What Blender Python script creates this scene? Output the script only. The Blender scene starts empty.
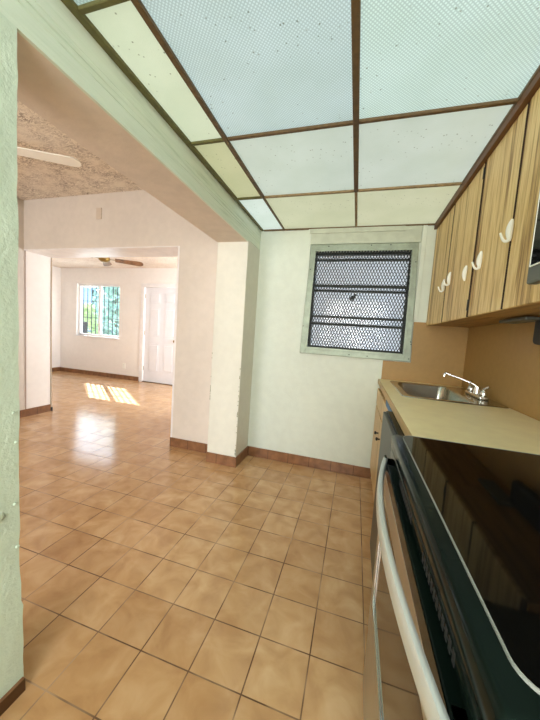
import bpy, bmesh, math, random
from mathutils import Vector, Matrix, noise

random.seed(7)
SC = bpy.context.scene
COL = SC.collection
PI = math.pi


def s2l(c):
    c = c / 255.0
    return c / 12.92 if c <= .04045 else ((c + .055) / 1.055) ** 2.4


def rgb(r, g, b):
    return (s2l(r), s2l(g), s2l(b), 1)


# ------------------------------------------------------------------ camera
CAM_Z = 1.1969
ROWS = [[0.956425150740481, 0.2839040786197935, 0.06818654687029031],
        [-0.08935313638823505, 0.06226977843049215, 0.9940515538501025],
        [-0.27796932933083396, 0.9568285890572374, -0.08492410208005041]]
F_PX = 290.87
cam_data = bpy.data.cameras.new('camera')
cam = bpy.data.objects.new('camera', cam_data)
COL.objects.link(cam)
r_, u_, f_ = [Vector(v).normalized() for v in ROWS]
M = Matrix((r_, u_, -f_)).transposed().to_4x4()
M.translation = Vector((0, 0, CAM_Z))
cam.matrix_world = M
cam_data.sensor_fit = 'VERTICAL'
cam_data.sensor_height = 24
cam_data.lens = F_PX / 720 * 24
cam_data.clip_start = 0.02
SC.camera = cam

# ------------------------------------------------------------------ world, sun, area lights, exposure
SC.view_settings.view_transform = 'Standard'
SC.view_settings.look = 'None'
SC.view_settings.gamma = 1
SC.view_settings.exposure = 0.45
SC.view_settings.use_curve_mapping = False
w = bpy.data.worlds.new('world')
SC.world = w
w.use_nodes = True
wn, wl = w.node_tree.nodes, w.node_tree.links
bg = wn['Background']
tc = wn.new('ShaderNodeTexCoord')
sp = wn.new('ShaderNodeSeparateXYZ')
rp = wn.new('ShaderNodeValToRGB')
rp.color_ramp.elements[0].position = 0.0
rp.color_ramp.elements[0].color = (.90, .95, 1, 1)
rp.color_ramp.elements[1].position = .7
rp.color_ramp.elements[1].color = (.55, .75, 1, 1)
wl.new(tc.outputs['Generated'], sp.inputs[0])
wl.new(sp.outputs['Z'], rp.inputs[0])
wl.new(rp.outputs[0], bg.inputs[0])
bg.inputs[1].default_value = 3.0

SUN_DIR = Vector((1.50, -1.22, -1.42)).normalized()
sd = bpy.data.lights.new('sun', 'SUN')
sd.energy = 26.0
sd.angle = math.radians(.6)
sd.color = (1, .95, .88)
so = bpy.data.objects.new('sun', sd)
so.rotation_euler = SUN_DIR.to_track_quat('-Z', 'Y').to_euler()
so.location = (-8, 9, 6)
COL.objects.link(so)


def area(name, loc, direction, sx, sy, power, color):
    d = bpy.data.lights.new(name, 'AREA')
    d.shape = 'RECTANGLE'
    d.size, d.size_y = sx, sy
    d.energy = power
    d.color = color
    o = bpy.data.objects.new(name, d)
    o.location = loc
    o.rotation_euler = Vector(direction).to_track_quat('-Z', 'Z').to_euler()
    COL.objects.link(o)
    return o


area('added_fill_kitchen_rear', (-.1, -1.52, 1.45), (0, 1, -.05), 1.35, 1.15, 42, (1, .97, .88))  # unseen fill lamp added behind the camera to brighten the kitchen
area('added_fill_dining_rear', (-2.5, -2.72, 1.25), (0, 1, .05), 2.0, 1.9, 54, (1, .95, .95))  # fill added out of view to lift the dining room walls
area('added_fill_living_side', (-1.66, 4.5, 1.4), (-1, .45, 0.0), 1.0, 1.5, 56, (.90, .95, 1))  # added lamp at an unseen side opening, brightens the living room
area('daylight_living_front_window', (-5.67, 5.22, 1.5), (0, -1, -.1), 1.1, 1.0, 8, (.80, .90, 1))


# ------------------------------------------------------------------ material helpers
class NT:
    def __init__(self, name):
        self.m = bpy.data.materials.new(name)
        self.m.use_nodes = True
        self.n = self.m.node_tree.nodes
        self.l = self.m.node_tree.links
        self.b = self.n['Principled BSDF']
        self.tc = self.n.new('ShaderNodeTexCoord')

    def new(self, t, **k):
        x = self.n.new(t)
        for a, v in k.items():
            setattr(x, a, v)
        return x

    def coords(self, scale=(1, 1, 1), loc=(0, 0, 0)):
        mp = self.new('ShaderNodeMapping')
        mp.inputs['Scale'].default_value = scale
        mp.inputs['Location'].default_value = loc
        self.l.new(self.tc.outputs['Object'], mp.inputs[0])
        return mp.outputs[0]

    def noise(self, scale, detail=3, vec=None, rough=.5, dist=0):
        x = self.new('ShaderNodeTexNoise')
        x.inputs['Scale'].default_value = scale
        x.inputs['Detail'].default_value = detail
        x.inputs['Roughness'].default_value = rough
        x.inputs['Distortion'].default_value = dist
        self.l.new(vec if vec is not None else self.tc.outputs['Object'], x.inputs['Vector'])
        return x.outputs['Fac']

    def ramp(self, fac, stops, interp='LINEAR'):
        x = self.new('ShaderNodeValToRGB')
        cr = x.color_ramp
        cr.interpolation = interp
        while len(cr.elements) < len(stops):
            cr.elements.new(.5)
        for e, (p, c) in zip(cr.elements, stops):
            e.position = p
            e.color = c if len(c) == 4 else (*c, 1)
        self.l.new(fac, x.inputs[0])
        return x.outputs[0]

    def mix(self, fac, a, b, mode='MIX'):
        x = self.new('ShaderNodeMix', data_type='RGBA', blend_type=mode)
        for i, v in ((0, fac), (6, a), (7, b)):
            if hasattr(v, 'links'):
                self.l.new(v, x.inputs[i])
            else:
                x.inputs[i].default_value = v
        return x.outputs[2]

    def math(self, op, a, b=0.0):
        x = self.new('ShaderNodeMath', operation=op)
        for i, v in ((0, a), (1, b)):
            if hasattr(v, 'links'):
                self.l.new(v, x.inputs[i])
            else:
                x.inputs[i].default_value = v
        return x.outputs[0]

    def bump(self, h, strength=.3, dist=.01):
        x = self.new('ShaderNodeBump')
        x.inputs['Strength'].default_value = strength
        x.inputs['Distance'].default_value = dist
        self.l.new(h, x.inputs['Height'])
        self.l.new(x.outputs[0], self.b.inputs['Normal'])

    def set(self, **k):
        for a, v in k.items():
            i = self.b.inputs[{'color': 'Base Color', 'rough': 'Roughness', 'metal': 'Metallic',
                               'emit': 'Emission Color', 'estr': 'Emission Strength', 'spec': 'Specular IOR Level',
                               'alpha': 'Alpha', 'trans': 'Transmission Weight', 'coat': 'Coat Weight'}[a]]
            if hasattr(v, 'links'):
                self.l.new(v, i)
            else:
                i.default_value = v
        return self


def simple(name, col, rough=.5, metal=0.0, spec=.5, var=.06, scale=8, bump=0.0, bscale=60, coat=0.0):
    t = NT(name)
    f = t.noise(scale, 4)
    lo = tuple(c * (1 - var) for c in col[:3]) + (1,)
    hi = tuple(min(1, c * (1 + var)) for c in col[:3]) + (1,)
    t.set(color=t.ramp(f, [(.3, lo), (.7, hi)]), rough=rough, metal=metal, spec=spec, coat=coat)
    if bump:
        t.bump(t.noise(bscale, 4), bump, .01)
    return t.m


def wall_mat(name, col, bump=.25, bscale=90, stain=.05):
    t = NT(name)
    f = t.noise(1.6, 5)
    g = t.noise(14, 4)
    lo = tuple(c * (1 - stain) for c in col[:3]) + (1,)
    hi = tuple(min(1, c * (1 + stain)) for c in col[:3]) + (1,)
    base = t.ramp(f, [(.35, lo), (.65, hi)])
    base = t.mix(.35, base, t.ramp(g, [(.4, lo), (.6, hi)]))
    t.set(color=base, rough=.55, spec=.35)
    t.bump(t.noise(bscale, 5, rough=.6), bump, .006)
    return t.m


def tile_mat():
    t = NT('terracotta_tile')
    T = .2
    v = t.coords((1, 1, 1), (.3104 * T, -.1512 * T, 0))
    br = t.new('ShaderNodeTexBrick', offset=0.0, squash=1.0)
    br.inputs['Scale'].default_value = 1
    br.inputs['Brick Width'].default_value = T
    br.inputs['Row Height'].default_value = T
    br.inputs['Mortar Size'].default_value = .0026
    br.inputs['Mortar Smooth'].default_value = .15
    br.inputs['Bias'].default_value = 0
    br.inputs['Color1'].default_value = (0, 0, 0, 1)
    br.inputs['Color2'].default_value = (1, 1, 1, 1)
    t.l.new(v, br.inputs['Vector'])
    per = br.outputs['Color']
    mot = t.noise(9, 5, dist=.6)
    c1 = t.ramp(mot, [(.28, rgb(188, 146, 102)), (.5, rgb(204, 164, 118)), (.72, rgb(216, 180, 138))])
    tint = t.ramp(per, [(0, rgb(236, 228, 220)), (1, rgb(255, 255, 255))])
    c2 = t.mix(1.0, c1, tint, 'MULTIPLY')
    gn = t.noise(5, 2)
    grout = t.ramp(gn, [(.42, rgb(104, 72, 46)), (.66, rgb(172, 138, 104))])
    t.set(color=t.mix(br.outputs['Fac'], c2, grout), spec=.5)
    rg = t.ramp(t.noise(30, 3), [(.3, (.10,) * 3), (.7, (.2,) * 3)])
    t.set(rough=t.mix(br.outputs['Fac'], rg, (.7, .7, .7, 1)))
    h = t.math('SUBTRACT', t.math('MULTIPLY', t.noise(12, 3), .25), br.outputs['Fac'])
    t.bump(h, .35, .004)
    return t.m


def wood_mat(name, dark, mid, light, su=30, along='Z', rough=.42, ramp=None):
    t = NT(name)
    sc = {'Z': (1, 1, .045), 'Y': (1, .05, 1)}[along]
    v = t.coords(sc)
    f1 = t.noise(su, 3, v, .55, .3)
    f2 = t.noise(su * 5, 3, v, .6)
    f = t.math('ADD', t.math('MULTIPLY', f1, .72), t.math('MULTIPLY', f2, .28))
    t.set(color=t.ramp(f, ramp or [(.37, dark), (.46, mid), (.54, light), (.62, mid), (.72, dark)]), rough=rough, spec=.4)
    t.bump(f, .08, .003)
    return t.m


PANEL_GAIN = .88


def panel_mat(name, col, strength, fine):
    t = NT(name)
    v = t.coords((1, 1, 1))
    vo = t.new('ShaderNodeTexVoronoi')
    vo.inputs['Scale'].default_value = 34
    t.l.new(v, vo.inputs['Vector'])
    speck = t.ramp(vo.outputs['Distance'], [(.0, (.30, .30, .26)), (.09, (.5, .5, .44)), (.14, (1, 1, 1))])
    # keep only some of the cells' specks
    keep = t.ramp(t.noise(3.4, 2), [(.46, (0, 0, 0)), (.56, (1, 1, 1))])
    dirt = t.mix(keep, (1, 1, 1, 1), speck)
    cloud = t.ramp(t.noise(4, 4), [(.3, (.88, .90, .86)), (.7, (1, 1, 1))])
    base = t.mix(1.0, t.mix(1.0, dirt, cloud, 'MULTIPLY'), col, 'MULTIPLY')
    if fine:
        rot = t.new('ShaderNodeMapping')
        rot.inputs['Rotation'].default_value = (0, 0, PI / 4)
        rot.inputs['Scale'].default_value = (1, 1, 1)
        t.l.new(t.tc.outputs['Object'], rot.inputs[0])
        w1 = t.new('ShaderNodeTexWave', wave_type='BANDS', bands_direction='X')
        w2 = t.new('ShaderNodeTexWave', wave_type='BANDS', bands_direction='Y')
        for x in (w1, w2):
            x.inputs['Scale'].default_value = 34
            t.l.new(rot.outputs[0], x.inputs['Vector'])
        p = t.math('MULTIPLY', w1.outputs['Fac'], w2.outputs['Fac'])
        pr = t.ramp(p, [(.0, (.66, .70, .70)), (.6, (1.0, 1.0, 1.0))])
        base = t.mix(1.0, base, pr, 'MULTIPLY')
    t.set(color=t.mix(1.0, base, (.35, .35, .35, 1), 'MULTIPLY'), emit=base, estr=strength * PANEL_GAIN, rough=.35)
    t.bump(t.noise(160, 2), .3, .003)
    return t.m


def glass_mat(name, tint=(1, 1, 1, 1), gloss=.08, rough=.02, transl=0.0):
    t = NT(name)
    out = t.n['Material Output']
    tr = t.new('ShaderNodeBsdfTransparent')
    tr.inputs[0].default_value = tint
    gl = t.new('ShaderNodeBsdfGlossy')
    gl.inputs['Roughness'].default_value = rough
    mx = t.new('ShaderNodeMixShader')
    mx.inputs[0].default_value = gloss
    t.l.new(tr.outputs[0], mx.inputs[1])
    t.l.new(gl.outputs[0], mx.inputs[2])
    last = mx
    if transl:
        tl = t.new('ShaderNodeBsdfTranslucent')
        tl.inputs[0].default_value = (.9, .95, 1, 1)
        m2 = t.new('ShaderNodeMixShader')
        m2.inputs[0].default_value = transl
        t.l.new(mx.outputs[0], m2.inputs[1])
        t.l.new(tl.outputs[0], m2.inputs[2])
        last = m2
    t.l.new(last.outputs[0], out.inputs[0])
    return t.m


MT = {}
MT['tile'] = tile_mat()
MT['kwall'] = wall_mat('kitchen_wall_paint', rgb(216, 223, 211), .22, 70)
MT['greencast'] = wall_mat('green_cast_textured_paint', rgb(206, 220, 202), .5, 75, .06)  # green cast of the dim wall put into its colour
MT['dwall'] = wall_mat('warm_wall_paint', rgb(216, 206, 194), .2, 60)
MT['lwall'] = wall_mat('living_wall_paint', rgb(242, 236, 230), .15, 60, .03)
MT['white'] = simple('white_gloss_paint', rgb(238, 234, 232), .35)
MT['doorwhite'] = simple('white_door_paint', rgb(226, 224, 226), .35, var=.02)
MT['tan'] = simple('tan_laminate', rgb(168, 132, 76), .5, var=.04, scale=30)
MT['counter'] = simple('cream_laminate', rgb(252, 236, 188), .32, var=.05, scale=14)
MT['edge'] = simple('counter_edge', rgb(196, 166, 116), .5, var=.08, scale=20)
MT['wood'] = wood_mat('oak_laminate', rgb(146, 106, 52), rgb(212, 176, 112), rgb(240, 212, 152))
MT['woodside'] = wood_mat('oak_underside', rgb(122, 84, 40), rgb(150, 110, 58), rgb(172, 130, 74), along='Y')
MT['basewood'] = wood_mat('base_cabinet_wood', rgb(176, 140, 92), rgb(206, 174, 124), rgb(222, 192, 144))
MT['bar'] = simple('brown_grid_bar', rgb(96, 74, 44), .5, var=.2, scale=40)
MT['barolive'] = simple('olive_grid_bar', rgb(92, 88, 46), .5, var=.2, scale=40)
MT['bartan'] = simple('tan_grid_bar', rgb(140, 118, 82), .5, var=.2, scale=40)
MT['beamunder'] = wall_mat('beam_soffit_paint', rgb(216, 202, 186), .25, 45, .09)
MT['steel'] = simple('stainless_steel', rgb(190, 188, 182), .3, 1, var=.06, scale=5)
MT['sink'] = simple('sink_steel', rgb(190, 188, 176), .22, 1, var=.1, scale=5)
MT['chrome'] = simple('chrome', rgb(230, 232, 232), .08, 1, var=.02)
MT['silver'] = simple('silver_handle_paint', rgb(212, 214, 210), .3, .45, var=.02)
MT['greysteel'] = simple('grey_steel', rgb(104, 106, 98), .4, .6, var=.04)
MT['gapshade'] = simple('gap_shade_brown', rgb(58, 36, 16), .7)  # colour for the painted shade in the door gaps
MT['darkgrey'] = simple('dark_grey_enamel', rgb(58, 58, 50), .35, 0, .3)
MT['blackglass'] = simple('black_ceramic_glass', (.003, .003, .003, 1), .05, 0, .22, var=.2)
MT['ovenglass'] = simple('oven_window_glass', (.02, .012, .008, 1), .06, 0, .28, var=.1)
MT['black'] = simple('black_enamel', (.004, .008, .006, 1), .13, 0, .08, var=.2)
MT['blackmatte'] = simple('matte_black', (.012, .012, .012, 1), .6, var=.2)
MT['line'] = simple('silver_edge_line', rgb(150, 152, 146), .4)
MT['plastic'] = simple('white_plastic', rgb(246, 244, 234), .3, var=.02)
MT['alu'] = simple('window_aluminium', rgb(146, 156, 140), .42, .35, var=.16, scale=16)
MT['mesh'] = simple('grey_expanded_metal', rgb(22, 27, 25), .6, 0, var=.2)
MT['darkbar'] = simple('dark_window_bar', rgb(48, 54, 50), .5, .2)
MT['pane'] = glass_mat('obscure_pane', (.97, .99, 1, 1), .05, .1, .25)
MT['glass'] = glass_mat('clear_glass', (.95, .98, 1, 1), .06)
MT['blue'] = simple('blue_tape', rgb(40, 110, 170), .5)
MT['brass'] = simple('brass', rgb(140, 116, 62), .4, .8)
MT['fanblade'] = wood_mat('walnut_fan_blade', rgb(70, 44, 24), rgb(110, 74, 44), rgb(140, 100, 66), along='Y')
MT['bark'] = simple('plywood_raw', rgb(150, 122, 84), .7, var=.2)
MT['leaf'] = simple('leaf_green', rgb(186, 208, 150), .5, var=.3, scale=5)
MT['leafd'] = simple('dark_leaf_green', rgb(146, 182, 170), .5, var=.4, scale=5)
MT['bluewall'] = simple('pale_blue_siding', rgb(150, 190, 225), .7)
MT['extwhite'] = simple('neighbour_wall_paint', rgb(214, 220, 226), .8)
MT['extbright'] = simple('bright_white_board', rgb(254, 254, 254), .7, var=.01)
MT['concrete'] = simple('pale_concrete', rgb(190, 188, 180), .85, bump=.3)
MT['iron'] = simple('dark_iron', rgb(50, 60, 66), .5, .4)


def textured_ceiling(name, c0, c1):
    t = NT(name)
    v = t.coords((1, 1.9, 1))
    n1 = t.noise(21, 4, v, .6, 1.2)
    rid = t.math('ABSOLUTE', t.math('SUBTRACT', n1, .5))
    k = t.ramp(rid, [(.0, (0, 0, 0)), (.06, (1, 1, 1))])
    brk = t.ramp(t.noise(7, 3), [(.30, (0, 0, 0)), (.70, (1, 1, 1))])
    kk = t.mix(brk, (1, 1, 1, 1), k)
    t.set(color=t.mix(kk, c0, c1), rough=.8, spec=.2)
    t.bump(kk, .6, .012)
    return t.m


MT['dceil'] = textured_ceiling('stomped_ceiling_dining', rgb(140, 112, 90), rgb(244, 232, 214))
MT['lceil'] = textured_ceiling('stomped_ceiling_living', rgb(196, 172, 152), rgb(236, 222, 206))

# ceramic base tiles along the walls


def base_mat():
    t = NT('terracotta_base_tile')
    mot = t.noise(14, 4)
    c = t.ramp(mot, [(.3, rgb(112, 74, 46)), (.7, rgb(146, 102, 68))])
    # joint each 0.2 m along x and along y
    sx = t.new('ShaderNodeSeparateXYZ')
    t.l.new(t.coords((5, 5, 5), (.11, .23, 0)), sx.inputs[0])

    def joint(o):
        fr = t.math('FRACT', o)
        return t.math('LESS_THAN', t.math('ABSOLUTE', t.math('SUBTRACT', fr, .5)), .012)
    j = t.math('MAXIMUM', joint(sx.outputs[0]), joint(sx.outputs[1]))
    t.set(color=t.mix(j, c, rgb(80, 50, 28)), rough=.3)
    return t.m


MT['base'] = base_mat()


# ------------------------------------------------------------------ mesh helpers
class MB:
    def __init__(self):
        self.bm = bmesh.new()

    def box(self, x0, y0, z0, x1, y1, z1, bevel=0.0, seg=2):
        xs, ys, zs = sorted((x0, x1)), sorted((y0, y1)), sorted((z0, z1))
        vs = [self.bm.verts.new((xs[i], ys[j], zs[k])) for i in (0, 1) for j in (0, 1) for k in (0, 1)]
        fs = []
        for q in ((0, 1, 3, 2), (4, 6, 7, 5), (0, 4, 5, 1), (2, 3, 7, 6), (0, 2, 6, 4), (1, 5, 7, 3)):
            fs.append(self.bm.faces.new([vs[i] for i in q]))
        if bevel > 0:
            es = list({e for f in fs for e in f.edges})
            bmesh.ops.bevel(self.bm, geom=es, offset=bevel, segments=seg, affect='EDGES', profile=.5)
        return self

    def quad(self, *pts):
        self.bm.faces.new([self.bm.verts.new(p) for p in pts])
        return self

    def bar(self, a, b, w, h, up=(0, 0, 1)):
        a, b = Vector(a), Vector(b)
        d = (b - a).normalized()
        s = d.cross(Vector(up))
        if s.length < 1e-4:
            s = d.cross(Vector((1, 0, 0)))
        s.normalize()
        u = s.cross(d).normalized()
        vs = []
        for p in (a, b):
            for i, j in ((-1, -1), (1, -1), (1, 1), (-1, 1)):
                vs.append(self.bm.verts.new(p + s * i * w / 2 + u * j * h / 2))
        for q in ((0, 1, 2, 3), (7, 6, 5, 4), (0, 4, 5, 1), (1, 5, 6, 2), (2, 6, 7, 3), (3, 7, 4, 0)):
            self.bm.faces.new([vs[i] for i in q])
        return self

    def tube(self, pts, radii, seg=12, flat=1.0, up=(0, 0, 1), caps=True):
        pts = [Vector(p) for p in pts]
        if not isinstance(radii, (list, tuple)):
            radii = [radii] * len(pts)
        rings = []
        for i, p in enumerate(pts):
            d = (pts[min(i + 1, len(pts) - 1)] - pts[max(i - 1, 0)]).normalized()
            s = d.cross(Vector(up))
            if s.length < 1e-3:
                s = d.cross(Vector((1, 0, 0)))
            s.normalize()
            u = s.cross(d).normalized()
            rings.append([self.bm.verts.new(p + (s * math.cos(t) * flat + u * math.sin(t)) * radii[i])
                          for t in [2 * PI * k / seg for k in range(seg)]])
        for a, b in zip(rings, rings[1:]):
            for k in range(seg):
                self.bm.faces.new((a[k], a[(k + 1) % seg], b[(k + 1) % seg], b[k]))
        if caps:
            self.bm.faces.new(rings[0][::-1])
            self.bm.faces.new(rings[-1])
        return self

    def lathe(self, prof, c, axis='Z', seg=20):
        rings = []
        for r, h in prof:
            ring = []
            for k in range(seg):
                t = 2 * PI * k / seg
                a, b = r * math.cos(t), r * math.sin(t)
                v = {'Z': (a, b, h), 'X': (h, a, b), 'Y': (a, h, b)}[axis]
                ring.append(self.bm.verts.new(Vector(c) + Vector(v)))
            rings.append(ring)
        for a, b in zip(rings, rings[1:]):
            for k in range(seg):
                self.bm.faces.new((a[k], a[(k + 1) % seg], b[(k + 1) % seg], b[k]))
        self.bm.faces.new(rings[0][::-1])
        self.bm.faces.new(rings[-1])
        return self

    def prism(self, poly, a, b, axis='X'):
        """poly: 2-D points, extruded from a to b along axis"""
        def p3(p, h):
            return {'X': (h, p[0], p[1]), 'Y': (p[0], h, p[1]), 'Z': (p[0], p[1], h)}[axis]
        A = [self.bm.verts.new(p3(p, a)) for p in poly]
        Bv = [self.bm.verts.new(p3(p, b)) for p in poly]
        n = len(poly)
        self.bm.faces.new(A)
        self.bm.faces.new(Bv[::-1])
        for i in range(n):
            self.bm.faces.new((A[i], Bv[i], Bv[(i + 1) % n], A[(i + 1) % n]))
        return self

    def build(self, name, mat, parent=None, smooth=False, origin=None, bevel=0.0):
        bm = self.bm
        bmesh.ops.recalc_face_normals(bm, faces=bm.faces[:])
        if parent is not None:
            off = world_loc(parent)
        else:
            off = Vector(origin) if origin is not None else Vector((0, 0, 0))
        bmesh.ops.translate(bm, verts=bm.verts[:], vec=-off)
        me = bpy.data.meshes.new(name)
        bm.to_mesh(me)
        bm.free()
        me.materials.append(MT[mat] if isinstance(mat, str) else mat)
        if smooth:
            for p in me.polygons:
                p.use_smooth = True
        o = bpy.data.objects.new(name, me)
        COL.objects.link(o)
        if parent is not None:
            o.parent = parent
        else:
            o.location = off
        if smooth:
            md = o.modifiers.new('es', 'EDGE_SPLIT')
            md.split_angle = math.radians(40)
        if bevel:
            md = o.modifiers.new('bv', 'BEVEL')
            md.width = bevel
            md.segments = 2
            md.limit_method = 'ANGLE'
        return o


def world_loc(o):
    v = Vector((0, 0, 0))
    while o is not None:
        v += o.location
        o = o.parent
    return v


def tag(o, label, cat, group=None, kind=None):
    o['label'] = label
    o['category'] = cat
    if group:
        o['group'] = group
    if kind:
        o['kind'] = kind
    return o


def struct(o):
    o['kind'] = 'structure'
    return o


def thing(name, loc, label, cat, group=None):
    o = bpy.data.objects.new(name, None)
    o.empty_display_size = .05
    o.location = loc
    COL.objects.link(o)
    return tag(o, label, cat, group)


def B(*a, **k):
    return MB().box(*a, **k)


# ------------------------------------------------------------------ dimensions
XW, XR = -.939, .84          # kitchen left plane (beam / foreground wall) and right wall
YB, YK = 2.645, -1.55        # kitchen far wall and the wall behind the camera
HK = 2.156                   # luminous ceiling
HD = 2.545                   # dining ceiling
XB = -1.225                  # dining side of beam and pilaster
YM0, YM1 = 2.51, 2.84        # middle wall (front, back)
XD = -3.8                    # dining left wall
YDB = -2.8                   # dining rear wall
XLL, XLR = -6.76, -1.6       # living room left / right
YF = 5.253                   # living far wall
HL = 2.425

# ------------------------------------------------------------------ structure: floor, walls
struct(B(-7.1, -3.0, -.12, 1.1, 5.6, 0).build('floor', 'tile'))


# kitchen far wall with window opening
WX0, WX1, WZ0, WZ1 = -.43, .385, 1.11, 1.965
m = MB()
m.box(XW - .1, YB, 0, WX0, YB + .15, 2.6)
m.box(WX1, YB, 0, XR + .15, YB + .15, 2.6)
m.box(WX0, YB, 0, WX1, YB + .15, WZ0)
m.box(WX0, YB, WZ1, WX1, YB + .15, 2.6)
struct(m.build('wall_back', 'kwall'))
struct(B(XR, YK - .15, 0, XR + .15, YB, 2.6).build('wall_right', 'kwall'))
m = MB()
m.box(XW - .3, YK - .15, 0, -.8, YK, 2.6)
m.box(.6, YK - .15, 0, XR, YK, 2.6)
m.box(-.8, YK - .15, 0, .6, YK, .85)
m.box(-.8, YK - .15, 2.05, .6, YK, 2.6)
struct(m.build('wall_rear', 'kwall'))


# foreground wall on the left, with lumpy plaster (end edge at y=.605)
def lumpy_wall():
    bm = bmesh.new()
    y0, y1, z1 = YK, .605, 1.965
    ny, nz = 110, 100
    g = []
    for i in range(ny + 1):
        t = i / ny
        y = y0 + (y1 - y0) * t ** .55
        row = []
        for k in range(nz + 1):
            z = z1 * k / nz
            n = noise.noise(Vector((y * 9, z * 9, 3))) * .0022 + noise.noise(Vector((y * 28, z * 28, 7))) * .0014
            if z < .42:
                n += .004 * min(1, (.42 - z) / .05)
            if i == ny:
                yy = y + noise.noise(Vector((1.3, z * 14, 2))) * .003 + (.006 if z < .3 else 0)
            else:
                yy = y
            row.append(bm.verts.new((XW + n, yy, z)))
        g.append(row)
    for i in range(ny):
        for k in range(nz):
            bm.faces.new((g[i][k], g[i + 1][k], g[i + 1][k + 1], g[i][k + 1]))
    # end face and dining side
    far = [bm.verts.new((XB, g[ny][k].co.y, g[ny][k].co.z)) for k in range(nz + 1)]
    for k in range(nz):
        bm.faces.new((g[ny][k], far[k], far[k + 1], g[ny][k + 1]))
    b0 = bm.verts.new((XB, y0, 0))
    b1 = bm.verts.new((XB, y0, z1))
    bm.faces.new([b0] + [b1] + far[::-1])
    mb = MB()
    mb.bm = bm
    return mb


o = lumpy_wall().build('wall_left', 'greencast')
struct(o)
for p in o.data.polygons:
    p.use_smooth = True
md = o.modifiers.new('es', 'EDGE_SPLIT')
md.split_angle = math.radians(45)

# few plaster blobs on the foreground wall corner
m = MB()
for y, z, r in ((.598, .50, .006), (.592, .64, .005), (.575, .36, .007), (.55, .62, .016), (.596, .83, .004), (.59, .92, .005)):
    m.lathe([(r * .2, .004), (r * .8, .003), (r, 0)], (XW + .001, y, z), 'X', 10)
o = m.build('trim_plaster_drips', 'greencast', smooth=True)
struct(o)


# beam over the opening: grooved kitchen face with green cast painted in, soffit brown-pink
def grooved_face():
    m = MB()
    z0, z1 = 1.98, 2.6
    prof = [(XW, z0), (XW, 2.028), (XW - .003, 2.030), (XW - .003, 2.033), (XW, 2.035), (XW, 2.05), (XW - .003, 2.052),
            (XW - .003, 2.055), (XW, 2.057), (XW, 2.072), (XW - .002, 2.073), (XW - .002, 2.076), (XW, 2.077),
            (XW, z1), (XB, z1), (XB, z0)]
    m.prism([(p[0], p[1]) for p in prof], YK, YB, 'Y')
    return m


t = NT('green_cast_beam_paint')  # beam face carries the same green cast in its colour
v = t.coords((1, .06, 1))
f = t.noise(60, 4, v, .6)
t.set(color=t.ramp(f, [(.3, rgb(196, 210, 190)), (.45, rgb(214, 226, 208)), (.7, rgb(222, 232, 216))]), rough=.5)
t.bump(f, .3, .004)
MT['beamface'] = t.m
struct(grooved_face().build('ceiling_beam', 'beamface'))
struct(B(XB, .5, 1.965, XW - .012, 2.39, 1.9795).build('ceiling_beam_soffit', 'beamunder'))
struct(B(XB, YK, 1.965, XW - .012, .5, 1.9795).build('ceiling_beam_soffit_rear', 'beamunder'))
struct(B(XW - .012, YK, 1.965, XW, 2.34, 1.9795).build('trim_beam_edge', 'beamface'))

# pilaster at the end of the beam
m = MB()
m.box(XB, 2.345, 0, XW, YB + .01, 1.98, bevel=.006)
o = m.build('wall_pilaster', wall_mat('pilaster_paint', rgb(218, 217, 204), .25, 60))
struct(o)
m = MB()
random.seed(3)
for k in range(30):       # chipped paint along its corner
    z = random.choice((random.uniform(.1, .75), random.uniform(.62, .9), random.uniform(.1, .14)))
    r = random.uniform(.002, .008)
    m.box(XW - r - .004, 2.3435, z, XW - .003, 2.3452, z + r * random.uniform(.8, 3.5))
for k in range(14):
    z = random.choice((random.uniform(.55, 1.0), random.uniform(.55, .7)))
    r = random.uniform(.002, .006)
    m.box(XB + .001, 2.3435, z, XB + .003 + r * .5, 2.3452, z + r * 3)
struct(m.build('trim_paint_chips', simple('bare_plaster', rgb(150, 150, 118), .8)))

# dining / living walls
m = MB()
m.box(-1.712, YM0, 0, XW - .1, YM0 + .33, 2.6)
m.box(XD, YM0, 1.995, -1.712, YM0 + .33, 2.6)
struct(m.build('wall_middle', 'dwall'))
m = MB()
m.box(XD - .15, YDB, 0, XD, YM0 - .001, 2.6)
struct(m.build('wall_dining_left', 'dwall'))
m = MB()
m.box(XD - .15, YM0 - .001, 0, XD, YM1, 2.6)
m.box(XD - .0, YM1 - .0, 0, XD - .15, YM1 + .001, 2.6)
struct(m.build('wall_left_jamb', 'lwall'))
struct(B(XD - .002, YM0 + .004, 0, XD + .006, YM0 + .016, 1.995).build('trim_jamb_bead', simple('bead_grey', rgb(170, 150, 136), .6)))
struct(B(XD - .002, YM1 - .018, 0, XD + .008, YM1 - .006, 1.995).build('trim_jamb_bead_rear', simple('bead_grey_rear', rgb(176, 156, 130), .6)))
struct(B(XD, YM0 - .003, 1.985, -1.712, YM1, 1.995).build('trim_header_lining', 'white'))
struct(B(-1.732, YM0 - .001, 0, -1.712, YM1, 1.985).build('trim_right_jamb_lining', 'white'))
m = MB()
m.box(XD, YDB - .15, 0, -3.5, YDB, 2.6)
m.box(-1.5, YDB - .15, 0, XB, YDB, 2.6)
m.box(-3.5, YDB - .15, 2.2, -1.5, YDB, 2.6)
struct(m.build('wall_dining_rear', 'dwall'))
struct(B(XB, YDB, 0, XB + .1, YK - .15, 2.6).build('wall_dining_side', 'dwall'))

m = MB()
m.box(XLL - .15, YM1, 0, XLL, YF, 2.6)
struct(m.build('wall_living_left', 'lwall'))
struct(B(XLL - .15, YM1 - .12, 0, XD - .15, YM1, 2.6).build('wall_living_near', 'lwall'))
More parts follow.
